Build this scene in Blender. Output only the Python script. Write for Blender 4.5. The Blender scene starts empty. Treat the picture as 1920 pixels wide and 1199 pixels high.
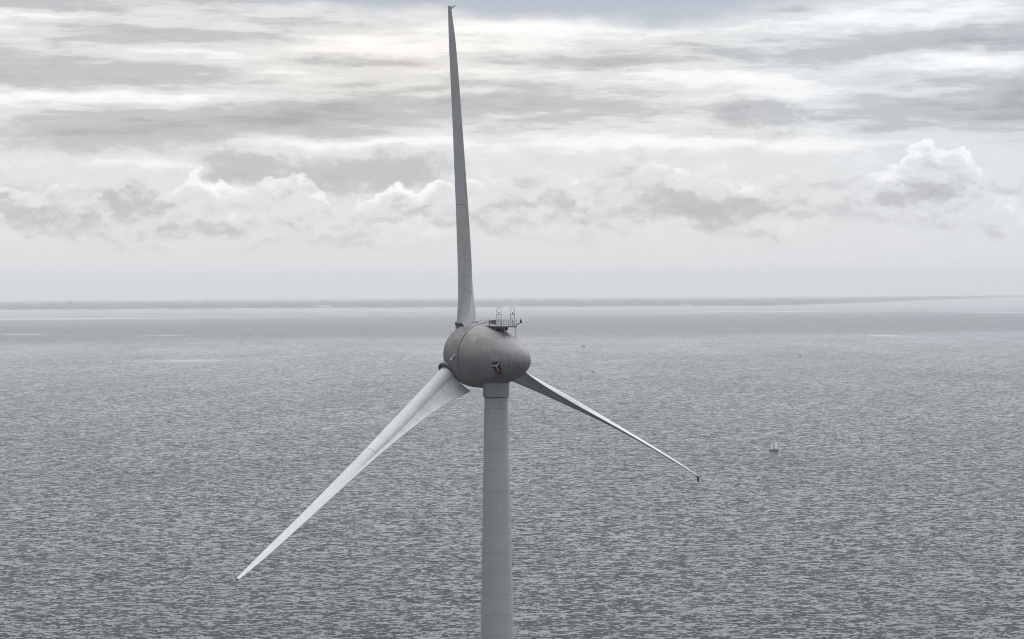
import bpy, bmesh, math, random
import numpy as np
from mathutils import Vector, Matrix

random.seed(7)
rng = np.random.default_rng(11)
S = bpy.context.scene
COL = S.collection

# ------------------------------------------------------------------ basics
CAM_H = 148.5                 # helicopter height above the water
EARTH = 6.371e6
FPX = 5111.0                  # focal length in pixels of a 1920 px wide picture
ROLL = math.radians(-0.28)
PITCH = math.atan((599.5 - 525.0) / FPX)


def drop(d):
    return -d * d / (2 * EARTH)


def direction(px, py):
    """viewing direction (world) of a pixel of the 1920x1199 picture"""
    x = (px - 960.0) / FPX
    z = (599.5 - py) / FPX
    c, s = math.cos(ROLL), math.sin(ROLL)
    rx, rz = x * c - z * s, x * s + z * c
    cp, sp = math.cos(PITCH), math.sin(PITCH)
    return Vector((rx, cp + rz * sp, -sp + rz * cp))


def on_water(px, py, h=0.0):
    """point at height h above the curved water seen at a pixel"""
    d = direction(px, py)
    lo, hi = 300.0, 43000.0
    for _ in range(60):
        t = 0.5 * (lo + hi)
        p = Vector((0, 0, CAM_H)) + d * t
        if p.z > drop(math.hypot(p.x, p.y)) + h:
            lo = t
        else:
            hi = t
    p = Vector((0, 0, CAM_H)) + d * lo
    p.z = drop(math.hypot(p.x, p.y)) + h
    return p, p.y / FPX


def tag(o, label=None, cat=None, group=None, kind=None):
    if label: o['label'] = label
    if cat: o['category'] = cat
    if group: o['group'] = group
    if kind: o['kind'] = kind
    return o


def empty(name, loc):
    o = bpy.data.objects.new(name, None)
    o.empty_display_size = 0.1
    COL.objects.link(o)
    o.location = loc
    return o


def mesh_obj(name, verts, faces, mats, parent=None, loc=(0, 0, 0), smooth=False, fmat=None):
    me = bpy.data.meshes.new(name)
    me.from_pydata([tuple(v) for v in verts], [], [tuple(f) for f in faces])
    for m in (mats if isinstance(mats, (list, tuple)) else [mats]):
        me.materials.append(m)
    if fmat is not None:
        me.polygons.foreach_set('material_index', fmat)
    if smooth:
        me.polygons.foreach_set('use_smooth', [True] * len(me.polygons))
    me.update()
    o = bpy.data.objects.new(name, me)
    COL.objects.link(o)
    o.location = loc
    if parent: o.parent = parent
    return o


class MB:
    """collects simple solids into one mesh"""
    def __init__(s): s.v, s.f = [], []

    def add(s, vs, fs):
        n = len(s.v)
        s.v += [Vector(v) for v in vs]
        s.f += [tuple(i + n for i in f) for f in fs]

    def box(s, c, ex, ey, ez, X=Vector((1, 0, 0)), Y=Vector((0, 1, 0)), Z=Vector((0, 0, 1))):
        c = Vector(c)
        vs = [c + X * (sx * ex / 2) + Y * (sy * ey / 2) + Z * (sz * ez / 2) for sx in (-1, 1) for sy in (-1, 1) for sz in (-1, 1)]
        s.add(vs, [(0, 1, 3, 2), (4, 6, 7, 5), (0, 4, 5, 1), (2, 3, 7, 6), (0, 2, 6, 4), (1, 5, 7, 3)])

    def rod(s, p, q, r, r2=None, n=8):
        p, q = Vector(p), Vector(q)
        r2 = r if r2 is None else r2
        d = (q - p).normalized()
        a = d.orthogonal().normalized(); b = d.cross(a)
        vs = []
        for (o, rr) in ((p, r), (q, r2)):
            for i in range(n):
                t = 2 * math.pi * i / n
                vs.append(o + (a * math.cos(t) + b * math.sin(t)) * rr)
        fs = [(i, (i + 1) % n, n + (i + 1) % n, n + i) for i in range(n)]
        fs += [tuple(range(n - 1, -1, -1)), tuple(range(n, 2 * n))]
        s.add(vs, fs)

    def path(s, pts, r, n=6):
        for p, q in zip(pts[:-1], pts[1:]):
            s.rod(p, q, r, n=n)

    def build(s, name, mat, parent=None, loc=(0, 0, 0), smooth=False):
        return mesh_obj(name, s.v, s.f, mat, parent, loc, smooth)


# ------------------------------------------------------------------ node helper
class G:
    def __init__(s, tree):
        s.t = tree; s.n = tree.nodes; s.l = tree.links

    def put(s, sock, v):
        if isinstance(v, bpy.types.NodeSocket):
            s.l.new(v, sock)
        elif v is not None:
            sock.default_value = v

    def m(s, op, a, b=None, c=None, clamp=False):
        n = s.n.new('ShaderNodeMath'); n.operation = op; n.use_clamp = clamp
        s.put(n.inputs[0], a)
        if b is not None: s.put(n.inputs[1], b)
        if c is not None: s.put(n.inputs[2], c)
        return n.outputs[0]

    def vm(s, op, a, b=None, c=None, out=0):
        n = s.n.new('ShaderNodeVectorMath'); n.operation = op
        s.put(n.inputs[0], a)
        if b is not None: s.put(n.inputs[1], b)
        if c is not None: s.put(n.inputs[2], c)
        return n.outputs['Value'] if op in ('DOT_PRODUCT', 'LENGTH', 'DISTANCE') else n.outputs[0]

    def xyz(s, x, y, z):
        n = s.n.new('ShaderNodeCombineXYZ')
        s.put(n.inputs[0], x); s.put(n.inputs[1], y); s.put(n.inputs[2], z)
        return n.outputs[0]

    def sep(s, v):
        n = s.n.new('ShaderNodeSeparateXYZ'); s.put(n.inputs[0], v)
        return n.outputs[0], n.outputs[1], n.outputs[2]

    def noise(s, vec, scale=1.0, detail=3.0, rough=0.5, lac=2.0, dist=0.0, dim='3D', kind='FBM', color=False):
        n = s.n.new('ShaderNodeTexNoise'); n.noise_dimensions = dim
        n.noise_type = kind
        if hasattr(n, 'normalize'): n.normalize = True
        s.put(n.inputs['Vector'], vec)
        s.put(n.inputs['Scale'], scale); s.put(n.inputs['Detail'], detail)
        s.put(n.inputs['Roughness'], rough); s.put(n.inputs['Lacunarity'], lac)
        s.put(n.inputs['Distortion'], dist)
        return n.outputs['Color' if color else 'Fac'] if color else n.outputs[0]

    def ramp(s, x, a, b, lo=0.0, hi=1.0, smooth=True):
        n = s.n.new('ShaderNodeMapRange')
        n.interpolation_type = 'SMOOTHSTEP' if smooth else 'LINEAR'
        n.clamp = True
        s.put(n.inputs[0], x); s.put(n.inputs[1], a); s.put(n.inputs[2], b)
        s.put(n.inputs[3], lo); s.put(n.inputs[4], hi)
        return n.outputs[0]

    def curve(s, x, pts):
        """piecewise-linear value over 0..1 as a colour ramp"""
        n = s.n.new('ShaderNodeValToRGB'); cr = n.color_ramp
        cr.interpolation = 'EASE'
        while len(cr.elements) > 1: cr.elements.remove(cr.elements[-1])
        for i, (p, c) in enumerate(pts):
            e = cr.elements[0] if i == 0 else cr.elements.new(p)
            e.position = p
            e.color = (*c, 1) if isinstance(c, tuple) else (c, c, c, 1)
        s.put(n.inputs[0], x)
        return n.outputs[0]

    def mix(s, f, a, b, mode='MIX'):
        n = s.n.new('ShaderNodeMix'); n.data_type = 'RGBA'; n.blend_type = mode
        n.clamp_factor = True
        s.put(n.inputs['Factor'], f)
        A = [i for i in n.inputs if i.name == 'A' and i.type == 'RGBA'][0]
        B = [i for i in n.inputs if i.name == 'B' and i.type == 'RGBA'][0]
        s.put(A, (*a, 1) if isinstance(a, tuple) else a)
        s.put(B, (*b, 1) if isinstance(b, tuple) else b)
        return [o for o in n.outputs if o.type == 'RGBA'][0]

    def coord(s, which='Object'):
        n = s.n.new('ShaderNodeTexCoord'); return n.outputs[which]

    def pos(s):
        return s.n.new('ShaderNodeNewGeometry').outputs['Position']


def material(name):
    m = bpy.data.materials.new(name); m.use_nodes = True
    g = G(m.node_tree)
    bsdf = m.node_tree.nodes['Principled BSDF']
    return m, g, bsdf


def simple(name, col, rough=0.6, metal=0.0, var=0.12, scale=1.5):
    m, g, b = material(name)
    n = g.noise(g.coord('Object'), scale, 5, 0.6)
    f = g.ramp(n, 0.3, 0.7)
    lo = tuple(c * (1 - var) for c in col); hi = tuple(min(1, c * (1 + var)) for c in col)
    g.put(b.inputs['Base Color'], g.mix(f, lo, hi))
    b.inputs['Roughness'].default_value = rough
    b.inputs['Metallic'].default_value = metal
    return m


# ------------------------------------------------------------------ turbine frame
YAW, TILT, AZ = [math.radians(x) for x in (39.6, 4.0, -6.6)]
av = Vector((math.sin(YAW) * math.cos(TILT), -math.cos(YAW) * math.cos(TILT), -math.sin(TILT)))   # hub -> tail
uv = Vector((math.cos(YAW), math.sin(YAW), 0.0))
vv = av.cross(uv)
HUB = Vector((-8.1, 500.0, CAM_H - 13.5))
RR = 63.5
EGG_S = [-4.5, -4.2, -3.0, -1.5, 0.0, 1.5, 3.0, 4.5, 6.0, 8.0, 10.0, 12.0, 14.0, 15.14, 16.0, 16.5, 16.72]
EGG_R = [0.0, 1.21, 3.21, 4.6, 5.4, 5.78, 5.92, 5.86, 5.74, 5.36, 4.74, 3.99, 3.08, 2.38, 1.62, 0.9, 0.0]


def catmull(xs, ys, x):
    """smooth interpolation of the profile"""
    xs = np.asarray(xs); ys = np.asarray(ys)
    i = int(np.clip(np.searchsorted(xs, x) - 1, 0, len(xs) - 2))
    def slope(k):
        if k == 0: return (ys[1] - ys[0]) / (xs[1] - xs[0])
        if k == len(xs) - 1: return (ys[-1] - ys[-2]) / (xs[-1] - xs[-2])
        return (ys[k + 1] - ys[k - 1]) / (xs[k + 1] - xs[k - 1])
    h = xs[i + 1] - xs[i]; t = (x - xs[i]) / h
    m0, m1 = slope(i) * h, slope(i + 1) * h
    return float((2*t**3-3*t**2+1)*ys[i] + (t**3-2*t**2+t)*m0 + (-2*t**3+3*t**2)*ys[i+1] + (t**3-t**2)*m1)


def egg_r(s):
    return max(0.0, catmull(EGG_S, EGG_R, s))


def egg_p(s, ph, off=0.0):
    """point on the egg shell, relative to the hub centre"""
    r = egg_r(s) + off
    return av * s + (vv * math.cos(ph) + uv * math.sin(ph)) * r


# ------------------------------------------------------------------ materials
def paint(name, col, rough, streak, lines=None):
    m, g, b = material(name)
    P = g.coord('Object')
    n1 = g.noise(P, 0.35, 5, 0.6)
    x, y, z = g.sep(P)
    n2 = g.noise(g.xyz(g.m('MULTIPLY', x, 3.0), g.m('MULTIPLY', y, 3.0), g.m('MULTIPLY', z, 0.25)), 1.0, 4, 0.65)
    f = g.m('ADD', g.m('MULTIPLY', n1, 0.5), g.m('MULTIPLY', n2, 0.5))
    f = g.ramp(f, 0.36, 0.64)
    c = g.mix(f, tuple(k * (1 - streak) for k in col), tuple(min(1, k * (1 + streak * 0.6)) for k in col))
    if lines: c = lines(g, P, c)
    g.put(b.inputs['Base Color'], c)
    g.put(b.inputs['Roughness'], g.ramp(n1, 0.3, 0.7, rough - 0.06, rough + 0.08))
    b.inputs['Specular IOR Level'].default_value = 0.3
    bump = g.n.new('ShaderNodeBump'); bump.inputs['Strength'].default_value = 0.25; bump.inputs['Distance'].default_value = 0.05
    g.put(bump.inputs['Height'], g.noise(P, 0.9, 4, 0.6))
    g.l.new(bump.outputs[0], b.inputs['Normal'])
    return m


def egg_lines(g, P, c):
    """weld lines between the cladding sheets of the nacelle"""
    s = g.vm('DOT_PRODUCT', P, tuple(av))
    p1 = g.vm('DOT_PRODUCT', P, tuple(vv)); p2 = g.vm('DOT_PRODUCT', P, tuple(uv))
    ph = g.m('ARCTAN2', p2, p1)
    wob = g.m('MULTIPLY', g.m('SUBTRACT', g.noise(P, 0.8, 3, 0.5), 0.5), 0.10)
    ring = g.m('PINGPONG', g.m('ADD', s, wob), 0.95)
    seam = g.ramp(ring, 0.0, 0.05, 1.0, 0.0)
    lon = g.m('PINGPONG', g.m('MULTIPLY', g.m('ADD', ph, g.m('MULTIPLY', wob, 0.25)), 24 / (2 * math.pi)), 0.5)
    seam2 = g.ramp(g.m('MULTIPLY', lon, 1.0), 0.0, 0.03, 1.0, 0.0)
    both = g.m('MAXIMUM', seam, seam2)
    cap = g.ramp(g.m('ABSOLUTE', g.m('SUBTRACT', s, 15.3)), 0.0, 0.09, 1.0, 0.0)
    sheet = g.n.new('ShaderNodeTexWhiteNoise'); sheet.noise_dimensions = '2D'
    g.put(sheet.inputs['Vector'], g.xyz(g.m('FLOOR', g.m('DIVIDE', s, 1.9)), g.m('FLOOR', g.m('MULTIPLY', ph, 24 / (2 * math.pi))), 0.0))
    c = g.mix(g.m('MULTIPLY', sheet.outputs['Value'], 0.30), c, (0.10, 0.10, 0.105))
    c = g.mix(g.m('MULTIPLY', both, 0.55), c, (0.12, 0.12, 0.12))
    return g.mix(g.m('MULTIPLY', cap, 0.35), c, (0.5, 0.5, 0.5))


TOWER_TOP = 127.6
def tower_lines(g, P, c):
    x, y, z = g.sep(P)
    t = g.m('PINGPONG', g.m('SUBTRACT', z, TOWER_TOP - 2.3), 3.74 / 2)
    line = g.ramp(t, 0.0, 0.08, 1.0, 0.0)
    ring = g.n.new('ShaderNodeTexWhiteNoise'); ring.noise_dimensions = '1D'
    g.put(ring.inputs['W'], g.m('FLOOR', g.m('DIVIDE', g.m('SUBTRACT', z, TOWER_TOP - 2.3), 3.74)))
    c = g.mix(g.m('MULTIPLY', ring.outputs['Value'], 0.09), c, (0.30, 0.31, 0.31))
    return g.mix(g.m('MULTIPLY', line, 0.40), c, (0.10, 0.10, 0.10))


M_BLADE = paint('blade_paint', (0.575, 0.572, 0.565), 0.5, 0.10)
M_SEAM = simple('seam_sealant', (0.34, 0.34, 0.335), 0.8)
M_EGG = paint('nacelle_cladding', (0.285, 0.272, 0.266), 0.78, 0.14, egg_lines)
M_TOWER = paint('tower_concrete_paint', (0.43, 0.427, 0.412), 0.7, 0.08, tower_lines)
M_COLLAR = paint('collar_paint', (0.36, 0.352, 0.34), 0.6, 0.10)
M_DARK = simple('dark_rubber', (0.018, 0.018, 0.019), 0.7)
M_RUBBER = simple('weathered_seal', (0.06, 0.06, 0.06), 0.8)
M_STEEL = simple('galvanised_steel', (0.20, 0.215, 0.24), 0.5, 0.3)
M_GRATE = simple('deck_grating', (0.12, 0.125, 0.135), 0.7)
M_WHITE = simple('white_metal', (0.75, 0.75, 0.74), 0.5)
M_BLACK = simple('emblem_black', (0.012, 0.012, 0.013), 0.5)
M_RED = simple('emblem_red', (0.24, 0.035, 0.05), 0.5)
M_DRED = simple('emblem_dark_red', (0.12, 0.015, 0.03), 0.5)
def cloth(name, col):
    m = simple(name, col, 0.8)
    t = m.node_tree; b = t.nodes['Principled BSDF']
    tr = t.nodes.new('ShaderNodeBsdfTranslucent'); tr.inputs[0].default_value = (*col, 1)
    mx = t.nodes.new('ShaderNodeMixShader'); mx.inputs[0].default_value = 0.6
    out = [n for n in t.nodes if n.type == 'OUTPUT_MATERIAL'][0]
    t.links.new(b.outputs[0], mx.inputs[1]); t.links.new(tr.outputs[0], mx.inputs[2]); t.links.new(mx.outputs[0], out.inputs[0])
    return m


M_SAIL = cloth('sail_cloth', (0.92, 0.92, 0.90))
M_SAILG = cloth('sail_cloth_grey', (0.55, 0.56, 0.57))
M_HULLW = simple('hull_white', (0.70, 0.70, 0.70), 0.4)
M_HULLD = simple('hull_dark', (0.05, 0.053, 0.06), 0.4)
M_MAST = simple('mast_wood', (0.12, 0.10, 0.08), 0.5)

# ------------------------------------------------------------------ turbine
BASE = HUB + av * 8.1
turbine = empty('wind_turbine', (BASE.x, BASE.y, drop(500)))
tag(turbine, 'huge grey wind turbine seen from behind, egg shaped nacelle and three pale blades', 'wind turbine')
TL = turbine.location
HL = HUB - TL          # hub centre in turbine coordinates


def loft(rings, closed=True, caps=(True, True)):
    """rings: list of equal-length vertex lists"""
    n = len(rings[0]); vs = [p for r in rings for p in r]; fs = []
    for i in range(len(rings) - 1):
        for j in range(n if closed else n - 1):
            k = (j + 1) % n
            fs.append((i * n + j, i * n + k, (i + 1) * n + k, (i + 1) * n + j))
    if caps[0]: fs.append(tuple(range(n - 1, -1, -1)))
    if caps[1]: fs.append(tuple((len(rings) - 1) * n + j for j in range(n)))
    return vs, fs


# tower
def circ(c, r, z, n=72):
    return [Vector((c[0] + r * math.cos(2 * math.pi * i / n), c[1] + r * math.sin(2 * math.pi * i / n), z)) for i in range(n)]


rings = []
for k in range(60):
    z = TOWER_TOP * k / 59
    d = TOWER_TOP - z
    r = 2.10 + 0.0205 * d + max(0, d - 60) ** 2 * 0.00042
    rings.append(circ((0, 0), r, z))
vs, fs = loft(rings)
tower = mesh_obj('tower', vs, fs, M_TOWER, turbine, smooth=True)
tower.data.set_sharp_from_angle(angle=math.radians(40))
# collar between tower and nacelle
ctop = TOWER_TOP + 3.0
vs, fs = loft([circ((0, 0), 2.10, TOWER_TOP - 0.3), circ((0, 0), 2.36, TOWER_TOP - 0.28), circ((0, 0), 2.40, TOWER_TOP - 0.1), circ((0, 0), 2.40, ctop)])
col_o = mesh_obj('yaw_collar', vs, fs, M_COLLAR, turbine, smooth=True)
col_o.data.set_sharp_from_angle(angle=math.radians(40))
vs, fs = loft([circ((0, 0), 2.16, TOWER_TOP - 0.40), circ((0, 0), 2.16, TOWER_TOP - 0.303)])
mesh_obj('drip_ring', vs, fs, M_DARK, col_o, smooth=False)

# nacelle: stationary rear egg, and the rotor hub in front of it
def shell(s0, s1, step, n=112):
    out = []
    ss = list(np.arange(s0, s1, step)) + [s1]
    for s in ss:
        r = max(egg_r(s), 0.001)
        out.append([HL + egg_p(s, 2 * math.pi * j / n) for j in range(n)])
    return out


vs, fs = loft(shell(4.45, 16.718, 0.12))
nac = mesh_obj('nacelle', [v - HL for v in vs], fs, M_EGG, turbine, loc=HL, smooth=True)
nac.data.set_sharp_from_angle(angle=math.radians(50))
vs, fs = loft(shell(-4.498, 4.22, 0.12))
hub = mesh_obj('rotor_hub', [v - HL for v in vs], fs, M_EGG, turbine, loc=HL, smooth=True)
hub.data.set_sharp_from_angle(angle=math.radians(50))
n = 96
gr = [[HL + av * s + (vv * math.cos(2 * math.pi * j / n) + uv * math.sin(2 * math.pi * j / n)) * (egg_r(4.3) - 0.22) for j in range(n)] for s in (4.1, 4.6)]
vs, fs = loft(gr)
mesh_obj('generator_gap_ring', [v - HL for v in vs], fs, M_DARK, turbine, loc=HL, smooth=True)

# ---- blades ---------------------------------------------------------------
KN = [.09, .16, .25, .35, .45, .6, .75, .9, .985]
TAB = dict(
    eL=[1.68, 1.6, 1.62, 1.57, 1.42, 1.2, 0.96, 0.61, 0.27],
    eT=[5.05, 4.05, 3.22, 2.48, 1.97, 1.59, 1.36, 1.12, 0.67],
    be=[131.0, 116.0, 105.29, 98.79, 93.26, 89.66, 87.54, 85.98, 84.86],
    th=[3.85, 2.95, 2.39, 1.99, 1.57, 0.94, 0.60, 0.40, 0.16])
OFF = [0.0, -15.0, 8.47]; BA = [-0.15, 0.15, 0.6]; BQ = [0.16, 0.22, 0.78]; LEN = [1.0, 1.021, 0.992]; BOW = [-0.36, 1.08, 0.94]


def tab(key, rf):
    return catmull(KN, TAB[key], min(max(rf, 0.05), 1.0)) if rf >= KN[0] else TAB[key][0] + (rf - KN[0]) * (TAB[key][1] - TAB[key][0]) / (KN[1] - KN[0])


SPLIT = 0.435


def blade_frame(k, r):
    rf = r / RR
    t = AZ + k * 2 * math.pi / 3
    er = vv * math.cos(t) + uv * math.sin(t)
    q = vv * math.sin(t) - uv * math.cos(t)
    b = math.radians(tab('be', rf) + OFF[k])
    C = av * math.sin(b) - q * math.cos(b)
    N = av * math.cos(b) + q * math.sin(b)
    o = er * (r * (1 + (LEN[k] - 1) * rf)) + av * (BA[k] * rf ** 2) + q * (BQ[k] * rf ** 2 + BOW[k] * 4 * rf * (1 - rf))
    return o, C, N, er, q


XS = (np.linspace(0, 1, 30) ** 1.25)


def naca_half(x, th):
    y = .2969 * math.sqrt(x) - .126 * x - .3516 * x * x + .2843 * x ** 3 - .1036 * x ** 4
    return y / 0.10015 * th / 2 * 0.999 + 0.03 * x


def blade_body(k):
    rings = []
    for r in list(np.linspace(4.6, SPLIT * RR, 60)):
        rf = r / RR
        o, C, N, er, q = blade_frame(k, r)
        eL, th = tab('eL', rf), tab('th', rf)
        rings.append([o + C * (-eL * math.cos(p)) + N * (th / 2 * math.sin(p)) for p in np.linspace(0, 2 * math.pi, 58, endpoint=False)])
    vs, fs = loft(rings)
    rings = []
    rr = list(np.linspace(SPLIT * RR - 0.02, 0.93 * RR, 50)) + [RR * (0.93 + 0.07 * math.sin(x)) for x in np.linspace(0.1, math.pi / 2, 10)]
    for r in rr:
        rf = r / RR
        o, C, N, er, q = blade_frame(k, r)
        eL, eT, th = tab('eL', rf), tab('eT', rf), tab('th', rf)
        c = eL + eT
        f = min(1, max(0, (rf - SPLIT) / 0.14))
        up = []
        for x in XS:
            xs = x * c
            sp = th / 2 * math.sqrt(max(0, 1 - (xs / eL - 1) ** 2)) if xs < 2 * eL else 0.0
            tt = min(1, max(0, (xs - 1.3 * eL) / (c - 1.3 * eL)))
            fl = 0.42 * th * (1 - tt) ** 1.6 + 0.05 if xs > 1.3 * eL else 0.0
            y = (1 - f) * max(sp, fl) + f * naca_half(x, th)
            up.append((-eL + xs, y))
        loop = [o + C * x + N * y for x, y in up] + [o + C * x - N * y for x, y in reversed(up[1:])]
        rings.append(loop)
    v2, f2 = loft(rings)
    nn = len(vs)
    return vs + v2, fs + [tuple(i + nn for i in f) for f in f2]


def flap_point(k, t, w, side, lift=0.0):
    """t 0..1 across the trailing edge panel, w 0..1 along it"""
    r_in = 6.15 - 0.95 * t ** 1.3
    r = r_in + (SPLIT * RR - r_in) * w
    rf = r / RR
    o, C, N, er, q = blade_frame(k, r)
    eL, eT, th = tab('eL', rf), tab('eT', rf), tab('th', rf)
    x = 0.3 * eL + (eT - 0.3 * eL) * t
    y = 0.42 * th * (1 - t) ** 1.6 + 0.055 + lift
    return o + C * x + N * (side * y)


def blade_flap(k):
    nt, nw = 22, 64
    rings = []
    for j in range(nw + 1):
        w = j / nw
        rings.append([flap_point(k, i / nt, w, 1) for i in range(nt + 1)] + [flap_point(k, i / nt, w, -1) for i in range(nt, -1, -1)])
    vs, fs = loft(rings)
    mi = [0] * len(fs)
    # seams between the panel segments, as thin raised sealant strips
    for w0 in (0.165, 0.285, 0.405, 0.535, 0.69, 0.84):
        for side in (1, -1):
            b = len(vs)
            hw = 0.04 / (SPLIT * RR - 5.6)
            for i in range(nt + 1):
                t = 0.12 + 0.88 * i / nt
                vs.append(flap_point(k, t, w0 - hw, side, 0.012)); vs.append(flap_point(k, t, w0 + hw, side, 0.012))
            for i in range(nt):
                fs.append((b + 2 * i, b + 2 * i + 1, b + 2 * i + 3, b + 2 * i + 2)); mi.append(1)
    return vs, fs, mi


def blade_end_seam(k):
    """sealed joint where the trailing edge panel ends"""
    vs, fs = [], []
    for i, p in enumerate(np.linspace(0, 2 * math.pi, 58, endpoint=False)):
        for r in (SPLIT * RR - 0.16, SPLIT * RR - 0.03):
            rf = r / RR
            o, C, N, er, q = blade_frame(k, r)
            eL, th = tab('eL', rf) + 0.012, tab('th', rf) / 2 + 0.012
            vs.append(o + C * (-eL * math.cos(p)) + N * (th * math.sin(p)))
    m = len(vs)
    for i in range(58):
        fs.append((2 * i, 2 * i + 1, (2 * i + 3) % m, (2 * i + 2) % m))
    return vs, fs


def winglet(k):
    rings = []
    r0 = RR * 0.99
    o, C, N, er, q = blade_frame(k, r0)
    eL, eT = tab('eL', r0 / RR), tab('eT', r0 / RR)
    for t in np.linspace(0, 1, 12):
        ang = t * math.radians(72)
        R = 0.55
        p = o + er * (R * math.sin(ang) + max(0, t - 0.4) * 0.25) - N * (R * (1 - math.cos(ang)) + max(0, t - 0.3) ** 1.0 * 0.95)
        s = 1 - 0.55 * t
        x0 = (-eL * s + 0.35 * t) * (1 + t); x1 = x0 + (eL + eT) * s * (1 + .55 * min(1, 3 * t))
        nrm = (N * math.cos(ang) + er * math.sin(ang)) * 0.05 * s
        rings.append([p + C * x0, p + C * (x0 * .6 + x1 * .4) + nrm, p + C * x1, p + C * (x0 * .6 + x1 * .4) - nrm])
    return loft(rings)


for k in range(3):
    vs, fs = blade_body(k)
    b = mesh_obj('blade', vs, fs, M_BLADE, turbine, loc=HL, smooth=True)
    b.data.set_sharp_from_angle(angle=math.radians(42))
    vs, fs, mi = blade_flap(k)
    fl = mesh_obj('trailing_edge_panel', vs, fs, [M_BLADE, M_SEAM], b, smooth=True, fmat=mi)
    fl.data.set_sharp_from_angle(angle=math.radians(42))
    vs, fs = blade_end_seam(k)
    mesh_obj('joint_seam', vs, fs, M_SEAM, b)
    vs, fs = winglet(k)
    mesh_obj('winglet', vs, fs, simple('winglet_dark', (0.15, 0.15, 0.155), 0.5) if k == 0 else bpy.data.materials['winglet_dark'], b, smooth=True)
    # root collar: stepped dark rings round the root, bolted to the hub
    o, C, N, er, q = blade_frame(k, 5.6)
    A = C; B = er.cross(C)
    def ring(r, rad, m=64):
        return [er * r + (A * math.cos(2 * math.pi * j / m) + B * math.sin(2 * math.pi * j / m)) * rad for j in range(m)]
    vs, fs = loft([ring(3.8, 2.08), ring(5.55, 2.02)])
    st = mesh_obj('root_fairing', vs, fs, M_EGG, hub, smooth=True)
    st.data.set_sharp_from_angle(angle=math.radians(42))
    vs, fs = loft([ring(5.50, 2.06), ring(5.54, 2.14), ring(5.86, 2.14), ring(5.90, 1.95)])
    rc = mesh_obj('root_collar', vs, fs, M_RUBBER, b, smooth=True)
    rc.data.set_sharp_from_angle(angle=math.radians(42))

# ---- small white bracket on the hub
mb = MB()
p0 = egg_p(2.75, math.radians(-96), 0.02); p1 = egg_p(3.75, math.radians(-88), 0.25)
nrm = (vv * math.cos(math.radians(-92)) + uv * math.sin(math.radians(-92)))
mb.rod(p0, p1, 0.17, 0.09, 8)
mb.box(p0 + nrm * 0.05, 0.5, 0.35, 0.3, av, nrm.cross(av), nrm)
mb.build('bracket', M_WHITE, hub)

# ---- emblem on the nacelle flank: corner angles in (s, phi)
D2 = math.radians
def quad(c, a_, b_):
    s = (c[0][0] * (1 - a_) + c[1][0] * a_) * (1 - b_) + (c[3][0] * (1 - a_) + c[2][0] * a_) * b_
    p = (c[0][1] * (1 - a_) + c[1][1] * a_) * (1 - b_) + (c[3][1] * (1 - a_) + c[2][1] * a_) * b_
    return s, D2(p)


def decal(name, c, poly_list, mat, parent, off):
    """thin solid patches (polygons in the unit square of the quad c) lying on the shell"""
    vs, fs = [], []
    for poly in poly_list:
        # poly: (x0,y0,x1,y1) straight quad strip given by 4 points
        n = 8
        b = len(vs)
        for lay in (off, off - 0.02):
            for j in range(n + 1):
                for i in range(n + 1):
                    fa, fb = i / n, j / n
                    x = (poly[0][0] * (1 - fa) + poly[1][0] * fa) * (1 - fb) + (poly[3][0] * (1 - fa) + poly[2][0] * fa) * fb
                    y = (poly[0][1] * (1 - fa) + poly[1][1] * fa) * (1 - fb) + (poly[3][1] * (1 - fa) + poly[2][1] * fa) * fb
                    s, p = quad(c, x, y)
                    vs.append(egg_p(s, p, lay))
        N2 = (n + 1) ** 2
        for j in range(n):
            for i in range(n):
                q = b + j * (n + 1) + i
                fs.append((q, q + 1, q + n + 2, q + n + 1))
        edge = [i for i in range(n + 1)] + [j * (n + 1) + n for j in range(1, n + 1)] + [n * (n + 1) + i for i in range(n - 1, -1, -1)] + [j * (n + 1) for j in range(n - 1, 0, -1)]
        for e0, e1 in zip(edge, edge[1:] + edge[:1]):
            fs.append((b + e0, b + e1, b + N2 + e1, b + N2 + e0))
    return mesh_obj(name, vs, fs, mat, parent)


def bar(x0, y0, x1, y1, w0, w1):
    dx, dy = x1 - x0, y1 - y0; L = math.hypot(dx, dy); nx, ny = -dy / L, dx / L
    return [(x0 + nx * w0, y0 + ny * w0), (x1 + nx * w1, y1 + ny * w1), (x1 - nx * w1, y1 - ny * w1), (x0 - nx * w0, y0 - ny * w0)]


BLK = [(11.8, -97), (13.35, -92.5), (13.5, -125), (12.1, -122.5)]
REDQ = [(12.1, -123.2), (13.52, -125.7), (13.3, -136.5), (11.8, -133)]
TXT = [(11.8, -138), (13.4, -142.5), (13.3, -149.5), (11.6, -145)]
full = [[(0, 0), (1, 0), (1, 1), (0, 1)]]
emb = decal('emblem', BLK, full, M_BLACK, nac, 0.030)
emb['label'] = 'black emblem panel with a white three bladed mark'
decal('emblem_mark', BLK, [bar(.5, .42, .03, .25, .06, .045), bar(.5, .42, .93, .12, .06, .045), bar(.5, .46, .52, .93, .05, .04)], M_WHITE, nac, 0.045)
red = decal('emblem_band', REDQ, full, M_RED, nac, 0.030)
red['label'] = 'red band under the emblem'
decal('band_lettering', REDQ, [bar(x, .25, x, .75, .045, .045) for x in (.2, .32, .45, .57, .69, .8)], M_DRED, nac, 0.045)
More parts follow.
